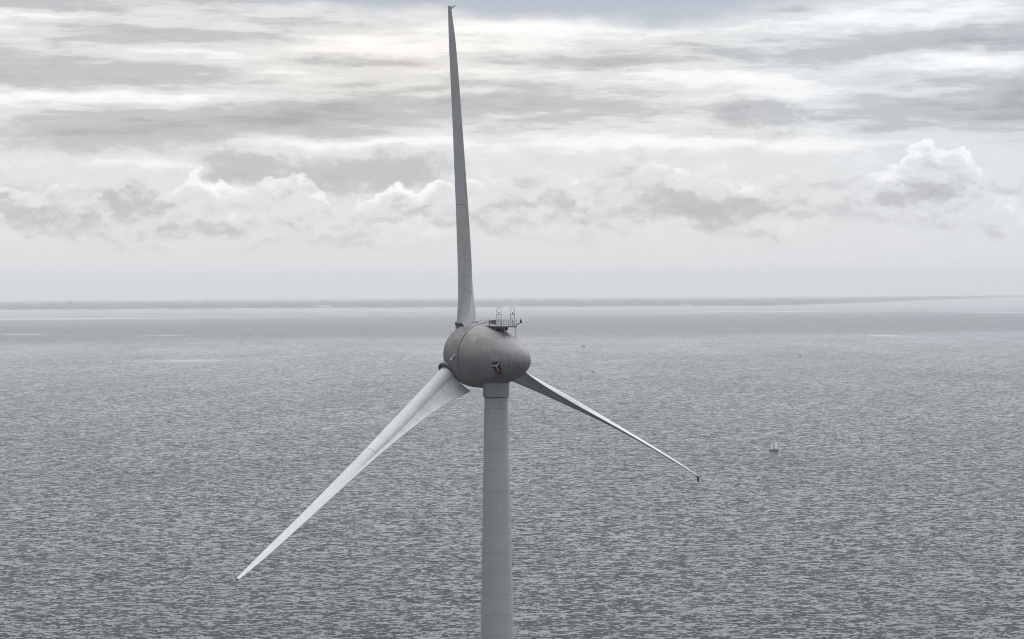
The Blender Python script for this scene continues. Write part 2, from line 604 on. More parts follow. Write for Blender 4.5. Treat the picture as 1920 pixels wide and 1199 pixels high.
# small model lettering under the band: E-126
def seg(x, w, s):
    o = []
    T = dict(t=[(0, .06), (1, .06)], m=[(0, .5), (1, .5)], b=[(0, .94), (1, .94)], l=[(.08, 0), (.08, 1)], r=[(.92, 0), (.92, 1)],
             a=[(.08, 0), (.08, .5)], c=[(.92, 0), (.92, .5)], d=[(.08, .5), (.08, 1)], e=[(.92, .5), (.92, 1)])
    for ch in s:
        (a0, b0), (a1, b1) = T[ch]
        o.append(bar(x + a0 * w, b0, x + a1 * w, b1, .012 + (.06 if a0 != a1 else 0), .012 + (.06 if a0 != a1 else 0)))
    return o
letters = seg(.05, .14, 'ltmb') + seg(.25, .08, 'm') + seg(.42, .02, 'r') + seg(.52, .15, 'tcmdb') + seg(.75, .15, 'ltmbe')
decal('nacelle_lettering', TXT, letters, M_BLACK, nac, 0.02)

# ---- roof platform
ah = Vector((math.sin(YAW), -math.cos(YAW), 0)); zz = Vector((0, 0, 1))
PS = 9.15
ptop = av * PS + vv * egg_r(PS)
PC = ptop + zz * 0.72 + uv * 0.10        # deck centre
plat = mesh_obj('access_platform', *(lambda m: (m.v, m.f))(
    (lambda m: (m.box(PC, 5.5, 2.7, 0.10, ah, uv, zz), m.box(PC - zz * .08 + uv * 1.3, 5.5, 0.08, 0.2, ah, uv, zz), m.box(PC - zz * .08 - uv * 1.3, 5.5, .08, .2, ah, uv, zz), m)[-1])(MB())), M_GRATE, turbine, loc=HL)


def PP(x, y, z):
    return PC + ah * x + uv * y + zz * z


def surf_below(x, y):
    """height offset of the shell under a deck point"""
    p = PP(x, y, 0)
    for dz in np.arange(0.0, 6.0, 0.02):
        q = p - zz * dz
        s = q.dot(av); rad = (q - av * s).length
        if s < 16 and rad <= egg_r(s): return dz
    return 2.0


for (x, y) in ((-2.5, -1.3), (-2.5, 1.3), (0, -1.3), (1.9, -1.3), (2.6, -1.3), (2.6, 1.3), (0, 1.3)):
    m = MB(); d = surf_below(x, y)
    m.rod(PP(x, y, 0), PP(x, y, -d - 0.05), 0.055, n=8)
    m.build('support_leg', M_STEEL, plat)
m = MB()
m.box(PP(0.2, 0, -0.42), 1.9, 1.3, 0.62, ah, uv, zz)
m.box(PP(-0.7, 0.1, -0.36), 0.6, 0.8, 0.4, ah, uv, zz)
m.build('pedestal', M_DARK, plat)
m = MB()
X0, X1, Y0, Y1 = -2.75, 2.75, -1.35, 1.35
for z in (0.42, 0.8, 1.15):
    m.path([PP(X0, Y0, z), PP(X1, Y0, z), PP(X1, Y1, z), PP(X0, Y1, z), PP(X0, Y0, z)], 0.026)
for x in np.linspace(X0, X1, 7):
    for y in (Y0, Y1): m.rod(PP(x, y, 0), PP(x, y, 1.15), 0.03, n=6)
for y in (-.5, .4):
    m.rod(PP(X1, y, 0), PP(X1, y, 1.15), 0.04, n=6); m.rod(PP(X0, y, 0), PP(X0, y, 1.15), 0.04, n=6)
m.build('railing', M_STEEL, plat)
for (x, y) in ((-0.65, 0.05), (2.7, 0.45)):
    m = MB(); w = 0.52
    arch = [PP(x, y - w, 0.05), PP(x, y - w, 2.95)] + [PP(x, y - w * math.cos(t), 2.95 + 0.5 * math.sin(t)) for t in np.linspace(0.15, math.pi - 0.15, 12)] + [PP(x, y + w, 2.95), PP(x, y + w, 0.05)]
    m.path(arch, 0.04)
    m.path([PP(x, y - w, 2.15), PP(x, y + w, 2.15)], 0.045)
    m.rod(PP(x, y - w, .1), PP(x, y + w, 2.1), 0.018, n=5); m.rod(PP(x, y + w, .1), PP(x, y - w, 2.1), 0.018, n=5)
    h = m.build('sensor_hoop', M_STEEL, plat)
    m = MB()
    m.rod(PP(x, y, 2.15), PP(x, y, 2.42), 0.05, n=8); m.rod(PP(x, y, 2.42), PP(x, y, 2.6), 0.10, 0.06, n=8)
    m.build('wind_sensor', M_DARK, plat)
# open hatch lid leaning at the blade end of the deck
m = MB()
lid = [PP(-2.7, -.6, .62), PP(-0.85, -.6, 0.25), PP(-0.85, -.6, 1.22), PP(-2.1, -.6, 1.05)]
off = uv * 0.12
m.add(lid + [p + off for p in lid], [(0, 1, 2, 3), (7, 6, 5, 4), (0, 4, 5, 1), (1, 5, 6, 2), (2, 6, 7, 3), (3, 7, 4, 0)])
m.build('hatch_lid', M_GRATE, plat)
# handrails running forward to the hub
m = MB()
m.path([PP(-2.75, -.3, 1.1), PP(-5.3, -.3, 1.12), PP(-6.1, -.3, .75)], 0.045); m.path([PP(-2.75, -.3, .72), PP(-5.0, -.3, .66), PP(-6.1, -.3, .35)], 0.045)
m.rod(PP(-2.85, -.3, -.1), PP(-2.85, -.3, 1.2), 0.10, n=8)
m.build('forward_handrail', M_STEEL, plat)
# obstruction light on a bracket at the tail end
m = MB()
m.path([PP(2.75, 0.9, .15), PP(4.0, 1.0, .62), PP(4.6, 1.0, .66)], 0.06); m.path([PP(2.75, 0.9, -.1), PP(3.9, 1.0, .5)], 0.035)
m.build('light_bracket', M_STEEL, plat)
m = MB()
m.rod(PP(4.4, 1.0, .62), PP(4.4, 1.0, .78), 0.24, n=12); m.rod(PP(4.4, 1.0, .78), PP(4.4, 1.0, 1.1), 0.16, 0.14, n=12)
m.rod(PP(4.4, 1.0, 1.1), PP(4.4, 1.0, 1.25), 0.21, 0.1, n=12); m.rod(PP(4.4, 1, 1.25), PP(4.4, 1, 1.5), .04, n=6)
m.build('obstruction_light', M_DARK, plat)

# ------------------------------------------------------------------ water
def make_water():
    nseg = 480
    rad = [0.0] + list(np.geomspace(60, 52000, 240))
    vs = [(0, 0, 0)]
    for r in rad[1:]:
        for j in range(nseg):
            t = 2 * math.pi * j / nseg
            vs.append((r * math.sin(t), r * math.cos(t), drop(r)))
    fs = [(0, 1 + j, 1 + (j + 1) % nseg) for j in range(nseg)]
    fs = [(f[0], f[2], f[1]) for f in fs]
    for i in range(len(rad) - 2):
        b = 1 + i * nseg; c = b + nseg
        for j in range(nseg):
            k = (j + 1) % nseg
            fs.append((b + j, b + k, c + k, c + j))
    m, g, b = material('lake_water')
    P = g.pos()
    x, y, z = g.sep(P)
    # wind: crests lie roughly across the view, a second set runs obliquely
    def wave(ang, lx, ly, detail, rough, seed):
        c, s = math.cos(ang), math.sin(ang)
        a1 = g.m('ADD', g.m('MULTIPLY', x, c / lx), g.m('MULTIPLY', y, s / lx))
        b1 = g.m('ADD', g.m('MULTIPLY', x, -s / ly), g.m('MULTIPLY', y, c / ly))
        col = g.noise(g.xyz(a1, b1, seed), 1.0, detail, rough, 2.1, 0.0, '3D', color=True)
        return g.vm('SUBTRACT', col, (0.5, 0.5, 0.5))
    w1 = wave(math.radians(4), 3.8, 3.4, 2.0, 0.6, 3.1)
    w2 = wave(math.radians(-17), 1.8, 1.7, 2.0, 0.6, 17.7)
    w3 = wave(math.radians(21), 14, 9, 1.5, 0.5, 41.3)
    # gusts and lanes: patches of rougher and smoother water
    gust = g.noise(g.xyz(g.m('MULTIPLY', x, 1 / 240), g.m('MULTIPLY', y, 1 / 620), 5.0), 1.0, 4, 0.6)
    gust = g.ramp(gust, 0.3, 0.7, 0.55, 1.35)
    broad = g.noise(g.xyz(g.m('MULTIPLY', x, 1 / 900), g.m('MULTIPLY', y, 1 / 2600), 15.0), 1.0, 3, 0.6)
    gust = g.m('MULTIPLY', gust, g.ramp(broad, 0.3, 0.7, 0.82, 1.16))
    # windrows: long narrow lines along the wind, nearly in the line of sight
    rows = g.noise(g.xyz(g.m('ADD', g.m('MULTIPLY', x, 0.97 / 26), g.m('MULTIPLY', y, -0.24 / 26)), g.m('ADD', g.m('MULTIPLY', x, 0.24 / 420), g.m('MULTIPLY', y, 0.97 / 420)), 2.0), 1.0, 3, 0.6)
    gust = g.m('MULTIPLY', gust, g.ramp(rows, 0.3, 0.7, 0.72, 1.25))
    ly = g.m('LOGARITHM', g.m('MAXIMUM', y, 300.0), 10.0)
    wob = g.m('MULTIPLY', g.m('SUBTRACT', g.noise(g.xyz(g.m('MULTIPLY', x, 1 / 2500), g.m('MULTIPLY', y, 1 / 2500), 1.0), 1.0, 3, .55), 0.5), 0.10)
    ly = g.m('ADD', g.m('ADD', ly, wob), g.m('MULTIPLY', g.m('DIVIDE', x, y), -0.16))
    t = g.m('MULTIPLY', g.m('SUBTRACT', ly, 3.0), 1 / 1.4)        # 1 km .. 25 km
    lane = g.curve(t, [(0.0, 1.0), (0.25, 1.0), (0.40, 0.85), (0.49, 0.62), (0.59, 0.42), (0.64, 0.75), (0.70, 1.0), (0.75, 0.72), (0.80, 0.30), (0.86, 0.12)])
    steep = g.m('MULTIPLY', g.curve(t, [(0.0, 0.52), (0.2, 0.42), (0.40, 0.24), (0.55, 0.03), (0.60, 0.10), (0.645, 0.8), (0.70, 1.0), (0.745, 0.62), (0.795, 0.12), (0.83, 0.0)]), 0.25)
    # a few glassy slicks far out
    slick = None
    for (px, py, hw, hd) in ((150, 598, 260, 2.2), (1440, 584.5, 190, 1.6), (350, 677, 95, 3.0), (1658, 629.5, 45, 1.6), (1890, 586, 90, 1.8), (310, 629.5, 50, 1.4), (40, 627.5, 60, 1.6)):
        c0, kk = on_water(px, py); c1, _ = on_water(px, py - hd); c2, _ = on_water(px, py + hd)
        rx, ry = hw * kk, max(60.0, 0.5 * abs(c1.y - c2.y))
        q_ = g.vm('MULTIPLY_ADD', P, (1 / rx, 1 / ry, 0), (-c0.x / rx, -c0.y / ry, 0))
        e_ = g.m('POWER', 0.36788, g.vm('DOT_PRODUCT', q_, q_))
        slick = e_ if slick is None else g.m('ADD', slick, e_)
    free = g.m('SUBTRACT', 1.0, g.m('MINIMUM', slick, 0.92))
    lane = g.m('MULTIPLY', lane, free); steep = g.m('MULTIPLY', steep, free)
    amp = g.m('MULTIPLY', gust, lane)
    tot = g.vm('ADD', g.vm('MULTIPLY', w1, (1.3, 4.3, 0)), g.vm('ADD', g.vm('MULTIPLY', w2, (1.2, 3.0, 0)), g.vm('MULTIPLY', w3, (0.5, 1.5, 0))))
    tot = g.vm('MULTIPLY', tot, g.xyz(amp, amp, 0.0))
    sx, sy, _ = g.sep(tot)
    # the faces one sees at a grazing angle lean towards the viewer's side (wave backs hide behind crests)
    dist = g.vm('LENGTH', g.xyz(x, y, 0.0))
    lim = g.m('DIVIDE', 108.0, g.m('MAXIMUM', dist, 200.0))
    lean = g.m('SMOOTH_MAX', g.m('ADD', g.m('MULTIPLY', sy, -1.0), g.m('MULTIPLY_ADD', amp, 0.03, steep)), g.m('MULTIPLY', lim, -1.0), 0.04)
    lean = g.m('SMOOTH_MIN', lean, 0.40, 0.09)
    ux, uy = g.m('DIVIDE', x, g.m('MAXIMUM', dist, 1.0)), g.m('DIVIDE', y, g.m('MAXIMUM', dist, 1.0))
    nrm = g.vm('NORMALIZE', g.xyz(g.m('ADD', sx, g.m('MULTIPLY', g.m('MULTIPLY', lean, ux), -1.0)), g.m('MULTIPLY', g.m('MULTIPLY', lean, uy), -1.0), 1.0))
    g.put(b.inputs['Normal'], nrm)
    g.put(b.inputs['Roughness'], g.m('ADD', 0.06, g.m('MULTIPLY', amp, 0.06)))
    b.inputs['IOR'].default_value = 1.333
    # whitecaps
    foam = g.noise(g.xyz(g.m('MULTIPLY', x, 1 / 5.0), g.m('MULTIPLY', y, 1 / 2.6), 9.0), 1.0, 3, 0.65)
    foam = g.m('MULTIPLY', g.ramp(foam, 0.63, 0.72), g.m('MULTIPLY', g.ramp(g.sep(w1)[1], 0.0, 0.12), g.ramp(rows, 0.42, 0.62)))
    g.put(b.inputs['Base Color'], g.mix(g.m('MULTIPLY', foam, 0.8), (0.012, 0.017, 0.019), (0.6, 0.62, 0.62)))
    o = mesh_obj('water', vs, fs, m, smooth=True)
    tag(o, kind='structure')
    return o


make_water()

# ------------------------------------------------------------------ far shore
def shore_dist(az):
    """distance of the waterline by azimuth (radians): recedes to the right"""
    d = math.degrees(az)
    base = 17600
    if d > 4.9: base += (d - 4.9) ** 2 * 460
    return min(base, 31000) + 160 * math.sin(d * 3.1) + 90 * math.sin(d * 7.7 + 1)


def make_land():
    az = np.radians(np.linspace(-25, 25, 420))
    vs, fs = [], []
    rows = [(0.0, -0.5), (25.0, 2.0), (400, 3.0), (3000, 4.0), (12000, 6.0), (24000, 8.0)]
    for (dd, h) in rows:
        for A in az:
            r = shore_dist(A) + dd
            vs.append((r * math.sin(A), r * math.cos(A), drop(r) + h))
    n = len(az)
    for i in range(len(rows) - 1):
        for j in range(n - 1):
            fs.append((i * n + j, i * n + j + 1, (i + 1) * n + j + 1, (i + 1) * n + j))
    m, g, b = material('polder_land')
    nn = g.noise(g.vm('MULTIPLY', g.pos(), (1 / 700, 1 / 1500, 0)), 1.0, 4, .6)
    g.put(b.inputs['Base Color'], g.mix(g.ramp(nn, .4, .6), (0.045, 0.06, 0.03), (0.09, 0.095, 0.05)))
    b.inputs['Roughness'].default_value = 0.9
    o = mesh_obj('far_shore_land', vs, fs, m)
    tag(o, kind='structure')
    # tree belts on it: many rows of rough crowns
    m2, g, b = material('far_foliage')
    nn = g.noise(g.vm('MULTIPLY', g.pos(), (1 / 60, 1 / 60, 1 / 9)), 1.0, 4, .6)
    g.put(b.inputs['Base Color'], g.mix(g.ramp(nn, .4, .6), (0.030, 0.045, 0.022), (0.065, 0.08, 0.04)))
    b.inputs['Roughness'].default_value = 0.9
    vs, fs = [], []
    r_ = np.random.default_rng(5)
    for (dd, hm, dens) in ((60, 7, .75), (420, 9, .7), (1000, 12, .75), (1700, 13, .8), (2600, 15, .85), (3700, 17, .9), (5200, 18, .9)):
        n = 1100
        AZs = np.radians(np.linspace(-14, 14, n))
        k = np.arange(n)
        env = sum(np.sin(k * f + p) * w for f, p, w in zip(r_.uniform(.01, .35, 9), r_.uniform(0, 6, 9), [1, 1, .8, .8, .6, .6, .5, .5, .4]))
        h = hm * (0.85 + 0.13 * env / 2 + 0.16 * r_.standard_normal(n))
        gap = (env + r_.standard_normal(n) * .5) < -(dens * 3.0)
        h = np.where(gap, 1.5, np.clip(h, 2, hm * 1.5))
        b0 = len(vs)
        for A, hh in zip(AZs, h):
            r = shore_dist(A) + dd
            for (o_, hz) in ((0, 0.0), (3, hh * .8), (12, hh), (26, hh * .8), (30, 0.0)):
                rr = r + o_
                vs.append((rr * math.sin(A), rr * math.cos(A), drop(rr) + 2.0 + hz))
        for j in range(n - 1):
            for i in range(4):
                q = b0 + j * 5 + i
                fs.append((q, q + 5, q + 6, q + 1))
    o = mesh_obj('far_treeline', vs, fs, m2)
    tag(o, 'hazy blue grey belt of trees along the far shore', 'treeline', kind='stuff')


make_land()

M_FARW = simple('pale_cladding', (0.75, 0.75, 0.73), 0.6)
M_FARR = simple('roof_sheet', (0.55, 0.56, 0.56), 0.6)
M_FARB = simple('far_brick', (0.16, 0.13, 0.11), 0.8)


def shed(px0, px1, py, hpx, label, ridge=0.3):
    A = direction(0.5 * (px0 + px1), py); az = math.atan2(A.x, A.y)
    r = shore_dist(az) + 45
    w = (px1 - px0) * r / FPX; h = hpx * r / FPX
    root = empty('shed', (r * math.sin(az), r * math.cos(az), drop(r) + 1.8))
    root.rotation_euler.z = -az
    tag(root, label, 'shed', 'pale sheds on the far shore')
    m = MB(); m.box((0, 0, h * .35), w, 14, h * .7); m.build('wall', M_FARW, root)
    m = MB(); z0 = h * .7
    vs = [(-w/2-.5, -7.5, z0), (w/2+.5, -7.5, z0), (w/2+.5, 0, h), (-w/2-.5, 0, h), (-w/2-.5, 7.5, z0), (w/2+.5, 7.5, z0)]
    m.add(vs, [(0, 1, 2, 3), (3, 2, 5, 4), (0, 3, 4), (1, 5, 2), (0, 4, 5, 1)])
    m.build('roof', M_FARR, root)


shed(591, 624, 575.5, 2.6, 'long low pale shed on the far shore left of the upright blade')
shed(1274, 1297, 571, 1.8, 'faint short pale shed on the far shore right of the turbine')


def far_tower(px, wpx, top_py, label, name, cat):
    A = direction(px, 572); az = math.atan2(A.x, A.y)
    r = shore_dist(az) + 2500
    w = wpx * r / FPX
    el = direction(px, top_py); tz = CAM_H + el.z / math.hypot(el.x, el.y) * r - drop(r)
    o = empty(name, (r * math.sin(az), r * math.cos(az), drop(r) + 3))
    o.rotation_euler.z = -az
    tag(o, label, cat)
    m = MB(); m.box((0, 0, tz * .36), w, w, tz * .72); m.build('wall', M_FARB, o)
    m = MB()
    z0 = tz * .72; k = w * .55
    m.add([(-k, -k, z0), (k, -k, z0), (k, k, z0), (-k, k, z0), (0, 0, tz)], [(3, 2, 1, 0), (0, 1, 4), (1, 2, 4), (2, 3, 4), (3, 0, 4)])
    m.build('roof', M_FARB, o)


far_tower(390, 2.2, 562.0, 'thin hazy spire rising above the far trees on the left', 'spire_tower', 'tower')
far_tower(131, 6.0, 562.8, 'broad low hazy tower block above the far trees, far left', 'tower_block', 'tower')

# ------------------------------------------------------------------ boats
def tri(m, a, b, c, n=6):
    """one sheet of sailcloth, bellied to leeward"""
    a, b, c = Vector(a), Vector(b), Vector(c)
    d = (c - a).length * 0.10
    idx = {}; vs = []; fs = []
    for i in range(n + 1):
        for j in range(n + 1 - i):
            u, v = i / n, j / n; w_ = 1 - u - v
            idx[i, j] = len(vs)
            vs.append(a * w_ + b * u + c * v + Vector((0, 1, 0)) * d * 6 * (u * v + v * w_ + u * w_) * 0.5)
    for i in range(n):
        for j in range(n - i):
            fs.append((idx[i, j], idx[i + 1, j], idx[i, j + 1]))
            if i + j < n - 1: fs.append((idx[i + 1, j], idx[i + 1, j + 1], idx[i, j + 1]))
    m.add(vs, fs)


def hull(L, B, H, mat, root):
    rings = []
    for t in np.linspace(0, 1, 11):
        x = (t - .5) * L
        w = B / 2 * (1 - (2 * t - 1) ** 4 * (1 if t > .5 else .45)) + 0.02
        sh = H * (1 + .35 * (2 * t - 1) ** 2)
        rings.append([Vector((x, -w, sh)), Vector((x, -w * .8, .25 * H)), Vector((x, 0, -.3 * H)), Vector((x, w * .8, .25 * H)), Vector((x, w, sh))])
    vs, fs = loft(rings)
    return mesh_obj('hull', vs, fs, mat, root, smooth=False)


def sailboat(px, py, label, L, mast, lean=0.0, flip=1, hullm=None, yawd=0, jib=True, sailm=None, narrow=1.0, group='sailing boats on the lake'):
    p, k = on_water(px, py)
    root = empty('sailboat', p)
    root.rotation_euler = (-0.38, lean, math.radians(yawd))
    tag(root, label, 'sailboat', group)
    H = L * .06
    hull(L, L * .32, H, hullm or M_HULLW, root)
    m = MB(); m.rod((0.05 * L, 0, 0), (0.05 * L, 0, mast), 0.10, 0.06); m.rod((0.05 * L, 0, H * 2.2), (-.42 * L * flip, 0, H * 2.2), .07); m.build('mast', M_MAST, root)
    m = MB(); tri(m, (0.04 * L, .02, H * 2.4), (-.42 * L * flip * narrow, .02, H * 2.4), (0.04 * L, .02, mast * .98)); m.build('mainsail', sailm or M_SAIL, root)
    if jib:
        m = MB(); tri(m, (0.47 * L * flip, .02, H * 1.5), (0.08 * L, .02, H * 1.8), (0.06 * L, .02, mast * .85)); m.build('jib', sailm or M_SAIL, root)
    return root


sailboat(1093, 649.5, 'white sailing boat with plump sails just right of the nacelle, dark waterline', 12.0, 12.5, -.14, 1, M_HULLD, -30)
sailboat(1113, 697, 'tiny white sail below the plump sailed boat', 6.5, 8.5, .05, 1, M_HULLW, -35, False)
sailboat(1500, 665, 'tall slender white sailing boat out on the right', 8.5, 16.0, 0.02, 1, M_HULLW, -30, True, None, .9)
sailboat(467.5, 623, 'leaning white sailing boat in the dark band of water on the left', 12.0, 16.0, -.2, 1, M_HULLW, -35, False)
sailboat(1019, 771.5, 'faint grey white sail between tower and the low right blade', 4.2, 5.6, 0, 1, M_HULLW, -35, False, M_SAILG)

# two masted boat, the nearest one
p, k = on_water(1451.5, 845.5)
root = empty('two_masted_boat', p)
root.rotation_euler = (math.radians(-17), 0, math.radians(-24))
tag(root, 'dark hulled two masted boat with two white sails, right of the turbine', 'sailboat', 'sailing boats on the lake')
U = k
hull(18.5 * U, 4.5 * U, 1.7 * U, M_HULLD, root)
m = MB(); m.rod((-0.2 * U, 0, 0), (-0.2 * U, 0, 25 * U), .10, .07); m.rod((-0.2 * U, 0, 4 * U), (5 * U, 0, 4.4 * U), .07); m.build('mast', M_MAST, root)
m = MB(); m.rod((-4.6 * U, 0, 0), (-4.6 * U, 0, 17 * U), .09, .06); m.rod((-7.5 * U, 0, 4 * U), (-4.6 * U, 0, 4 * U), .06); m.build('mast', M_MAST, root)
m = MB()
q = [(0.0 * U, .02, 4.2 * U), (5.6 * U, .02, 4.2 * U), (4.4 * U, .02, 15.5 * U), (0.1 * U, .02, 18.0 * U)]
tri(m, q[0], q[1], q[3]); tri(m, q[2], q[3], q[1])
m.build('mainsail', M_SAIL, root)
m = MB(); tri(m, (-3.0 * U, .02, 3.6 * U), (-8.2 * U, .02, 3.6 * U), (-4.5 * U, .02, 15.0 * U)); m.build('mizzen_sail', M_SAIL, root)
m = MB(); m.box((4.0 * U, 0, 2.4 * U), 2.6 * U, 2.2 * U, 1.6 * U); m.build('deckhouse', M_HULLD, root)


def buoy(px, py, h, label, w=.8):
    p, k = on_water(px, py)
    root = empty('navigation_buoy', p)
    tag(root, label, 'buoy')
    m = MB(); m.rod((0, 0, -.4), (0, 0, .9), w * 1.0, w * .9, 12); m.build('float', M_HULLD, root)
    m = MB(); m.rod((0, 0, .9), (0, 0, h * .75), w * .55, w * .25, 8); m.rod((0, 0, h * .75), (0, 0, h), w * .6, .05, 8); m.build('topmark', M_HULLD, root)


buoy(236, 668.5, 4.6, 'small dark buoy alone on the open water, far left', 1.0)
buoy(57, 590, 11, 'faint dark mark standing in the pale water near the far shore, left edge', 1.5)

# ------------------------------------------------------------------ haze
def make_haze():
    m = bpy.data.materials.new('haze_air'); m.use_nodes = True
    t = m.node_tree
    for n_ in list(t.nodes): t.nodes.remove(n_)
    out = t.nodes.new('ShaderNodeOutputMaterial')
    pv = t.nodes.new('ShaderNodeVolumePrincipled')
    pv.inputs['Color'].default_value = (0.985, 0.985, 0.99, 1)
    pv.inputs['Density'].default_value = 5.8e-5
    pv.inputs['Anisotropy'].default_value = 0.0
    t.links.new(pv.outputs[0], out.inputs['Volume'])
    mb = MB()
    zlo, zhi = drop(53000) - 3, 212.0
    mb.box((0, 0, (zlo + zhi) / 2), 110000, 110000, zhi - zlo)
    o = mb.build('haze', m)
    tag(o, kind='stuff')
    tag(o, 'pale grey sea haze thickening towards the horizon', 'haze')


make_haze()

# ------------------------------------------------------------------ sky
SUN_EL, SUN_AZ = math.radians(52), math.radians(38)      # azimuth to the right of the view
w = bpy.data.worlds.new('World'); S.world = w; w.use_nodes = True
t = w.node_tree
for n_ in list(t.nodes): t.nodes.remove(n_)
g = G(t)
out = t.nodes.new('ShaderNodeOutputWorld'); bg = t.nodes.new('ShaderNodeBackground')
t.links.new(bg.outputs[0], out.inputs[0])
bg.inputs['Strength'].default_value = 0.1
sky = t.nodes.new('ShaderNodeTexSky'); sky.sky_type = 'NISHITA'; sky.sun_disc = False
sky.sun_elevation = SUN_EL; sky.sun_rotation = SUN_AZ
sky.altitude = 100
D = g.coord('Generated')
dx, dy, dz = g.sep(D)
az = g.m('ARCTAN2', dx, dy)
el = g.m('ARCSINE', dz)
K = 180 / math.pi / 1.0
# tenths of the picture's width in angle: 1 unit = 100 px of the 1920 px photograph = 1.121 degrees
PXA = FPX / 100.0
cu = g.m('MULTIPLY', az, PXA)                     # -9.6 .. 9.6
cv = g.m('MULTIPLY', el, PXA)                     # 0 .. 5.25 in the picture; zenith about 80
P3 = g.vm('MULTIPLY', D, (PXA, PXA, PXA))
# domain warp
w1 = g.vm('SUBTRACT', g.noise(g.vm('MULTIPLY', P3, (0.5, 0.5, 1.1)), 1.0, 4, 0.55, color=True), (0.5, 0.5, 0.5))
w2 = g.vm('SUBTRACT', g.noise(g.vm('MULTIPLY', P3, (1.7, 1.7, 2.6)), 1.0, 5, 0.62, color=True), (0.5, 0.5, 0.5))
base = g.xyz(cu, cv, 0.0)
warp = g.vm('ADD', base, g.vm('ADD', g.vm('MULTIPLY', w1, (1.9, 0.55, 0)), g.vm('MULTIPLY', w2, (0.6, 0.13, 0))))
warps = g.vm('ADD', base, g.vm('ADD', g.vm('MULTIPLY', w1, (0.8, 0.4, 0)), g.vm('MULTIPLY', w2, (0.75, 0.75, 0))))

warpc = g.vm('ADD', base, g.vm('MULTIPLY', w2, (0.35, 0.25, 0)))
bill = g.noise(g.vm('MULTIPLY', P3, (1.7, 1.7, 2.3)), 1.0, 4, 0.52)


def XY(px, py):
    return (px - 960) / 100.0, (525 - py) / 100.0 - (px - 960) / 100.0 * 0.0049


def blobs(lst, vec):
    acc = None
    for (px, py, rx, ry, wgt) in lst:
        cx, cy = XY(px, py)
        ix, iy = 100.0 / rx, 100.0 / ry
        v_ = g.vm('MULTIPLY_ADD', vec, (ix, iy, 0), (-cx * ix, -cy * iy, 0))
        d_ = g.vm('DOT_PRODUCT', v_, v_)
        e_ = g.m('POWER', 0.36788, d_)
        acc = g.m('MULTIPLY', e_, wgt) if acc is None else g.m('MULTIPLY_ADD', e_, wgt, acc)
    return acc


dark = [(90, 135, 260, 34, .55), (30, 165, 160, 18, .35), (560, 225, 330, 26, .60), (140, 268, 190, 24, .55), (330, 70, 150, 22, .35),
        (620, 118, 150, 13, .50), (830, 188, 220, 26, .45), (230, 245, 180, 24, .25), (1040, 192, 170, 18, .45), (1300, 108, 260, 18, .42),
        (1690, 84, 260, 24, .50), (1640, 215, 260, 30, .50), (1905, 75, 90, 34, .45), (1900, 200, 80, 60, .55), (1060, 158, 150, 14, .32),
        (420, 170, 150, 12, .15), (1120, 115, 140, 14, .3), (1060, 225, 140, 14, .25), (170, 20, 300, 24, .35), (500, 200, 120, 20, .2)]
lump = [(445, 318, 85, 32, .75), (710, 328, 150, 48, .80), (215, 385, 110, 30, .62), (1385, 218, 60, 28, .62), (1490, 226, 70, 22, .5), (1330, 388, 130, 28, .75),
        (1690, 368, 110, 32, .60), (1192, 297, 20, 18, .45), (60, 352, 80, 28, .40), (975, 345, 45, 28, .45), (540, 350, 70, 26, .2), (430, 420, 130, 20, .2), (1240, 350, 90, 24, .2)]
lite = [(730, 88, 240, 30, .50), (210, 184, 300, 14, .55), (60, 42, 200, 13, .50), (1650, 42, 300, 14, .55), (720, 268, 260, 13, .50), (980, 46, 170, 15, .55),
        (1350, 150, 230, 14, .35), (1420, 272, 260, 14, .40), (300, 312, 170, 14, .40), (480, 120, 120, 24, .3), (1820, 118, 150, 16, .4), (1240, 128, 150, 12, .25), (1120, 270, 140, 20, .3)]
cums = [(1750, 306, 70, 38, .85), (1700, 330, 70, 26, .6), (1815, 335, 40, 16, .55), (828, 345, 34, 20, .75), (770, 366, 60, 16, .75), (705, 376, 40, 16, .6), (560, 352, 45, 24, .6), (510, 345, 30, 22, .45), (20, 384, 50, 18, .75), (1640, 345, 60, 16, .55), (362, 345, 30, 34, .55), (1010, 372, 60, 16, .5), (1322, 218, 12, 22, .7), (1440, 222, 26, 10, .6), (1840, 342, 26, 7, .7), (150, 372, 60, 16, .4), (1130, 330, 50, 16, .5), (900, 360, 40, 14, .5), (1500, 330, 90, 16, .4)]
fd = blobs(dark, warp); fl_ = blobs(lite, warp); fk = blobs(lump, warps); fc = blobs(cums, warpc)

# stretched stratocumulus streaks, billows below them
st = g.noise(g.vm('MULTIPLY', g.vm('ADD', P3, g.vm('MULTIPLY', w1, (0, 0, 0.5))), (0.30, 0.30, 2.5)), 1.0, 6, 0.60)
st2 = g.noise(g.vm('MULTIPLY', P3, (0.9, 0.9, 7.0)), 1.0, 6, 0.60)
bl = g.noise(g.vm('ADD', g.vm('MULTIPLY', P3, (0.8, 0.8, 1.5)), g.vm('MULTIPLY', w2, (0.9, 0.9, 0.9))), 1.0, 5, 0.52)
blo = g.noise(g.vm('ADD', g.vm('ADD', g.vm('MULTIPLY', P3, (0.8, 0.8, 1.5)), g.vm('MULTIPLY', w2, (0.9, 0.9, 0.9))), (0.06, 0, 0.24)), 1.0, 5, 0.52)
relief = g.m('SUBTRACT', bl, blo)
zs = g.ramp(cv, 2.1, 3.0)                                   # 1 in the streak layer
zb = g.m('MULTIPLY', g.ramp(cv, 0.5, 1.4), g.m('SUBTRACT', 1.0, g.ramp(cv, 2.3, 3.1)))
tone = 0.60
tone = g.m('ADD', g.m('MULTIPLY', g.m('SUBTRACT', st, 0.5), g.m('MULTIPLY', zs, 1.25)), 0.60)
tone = g.m('MULTIPLY_ADD', g.m('SUBTRACT', st2, 0.5), g.m('MULTIPLY', zs, 0.62), tone)
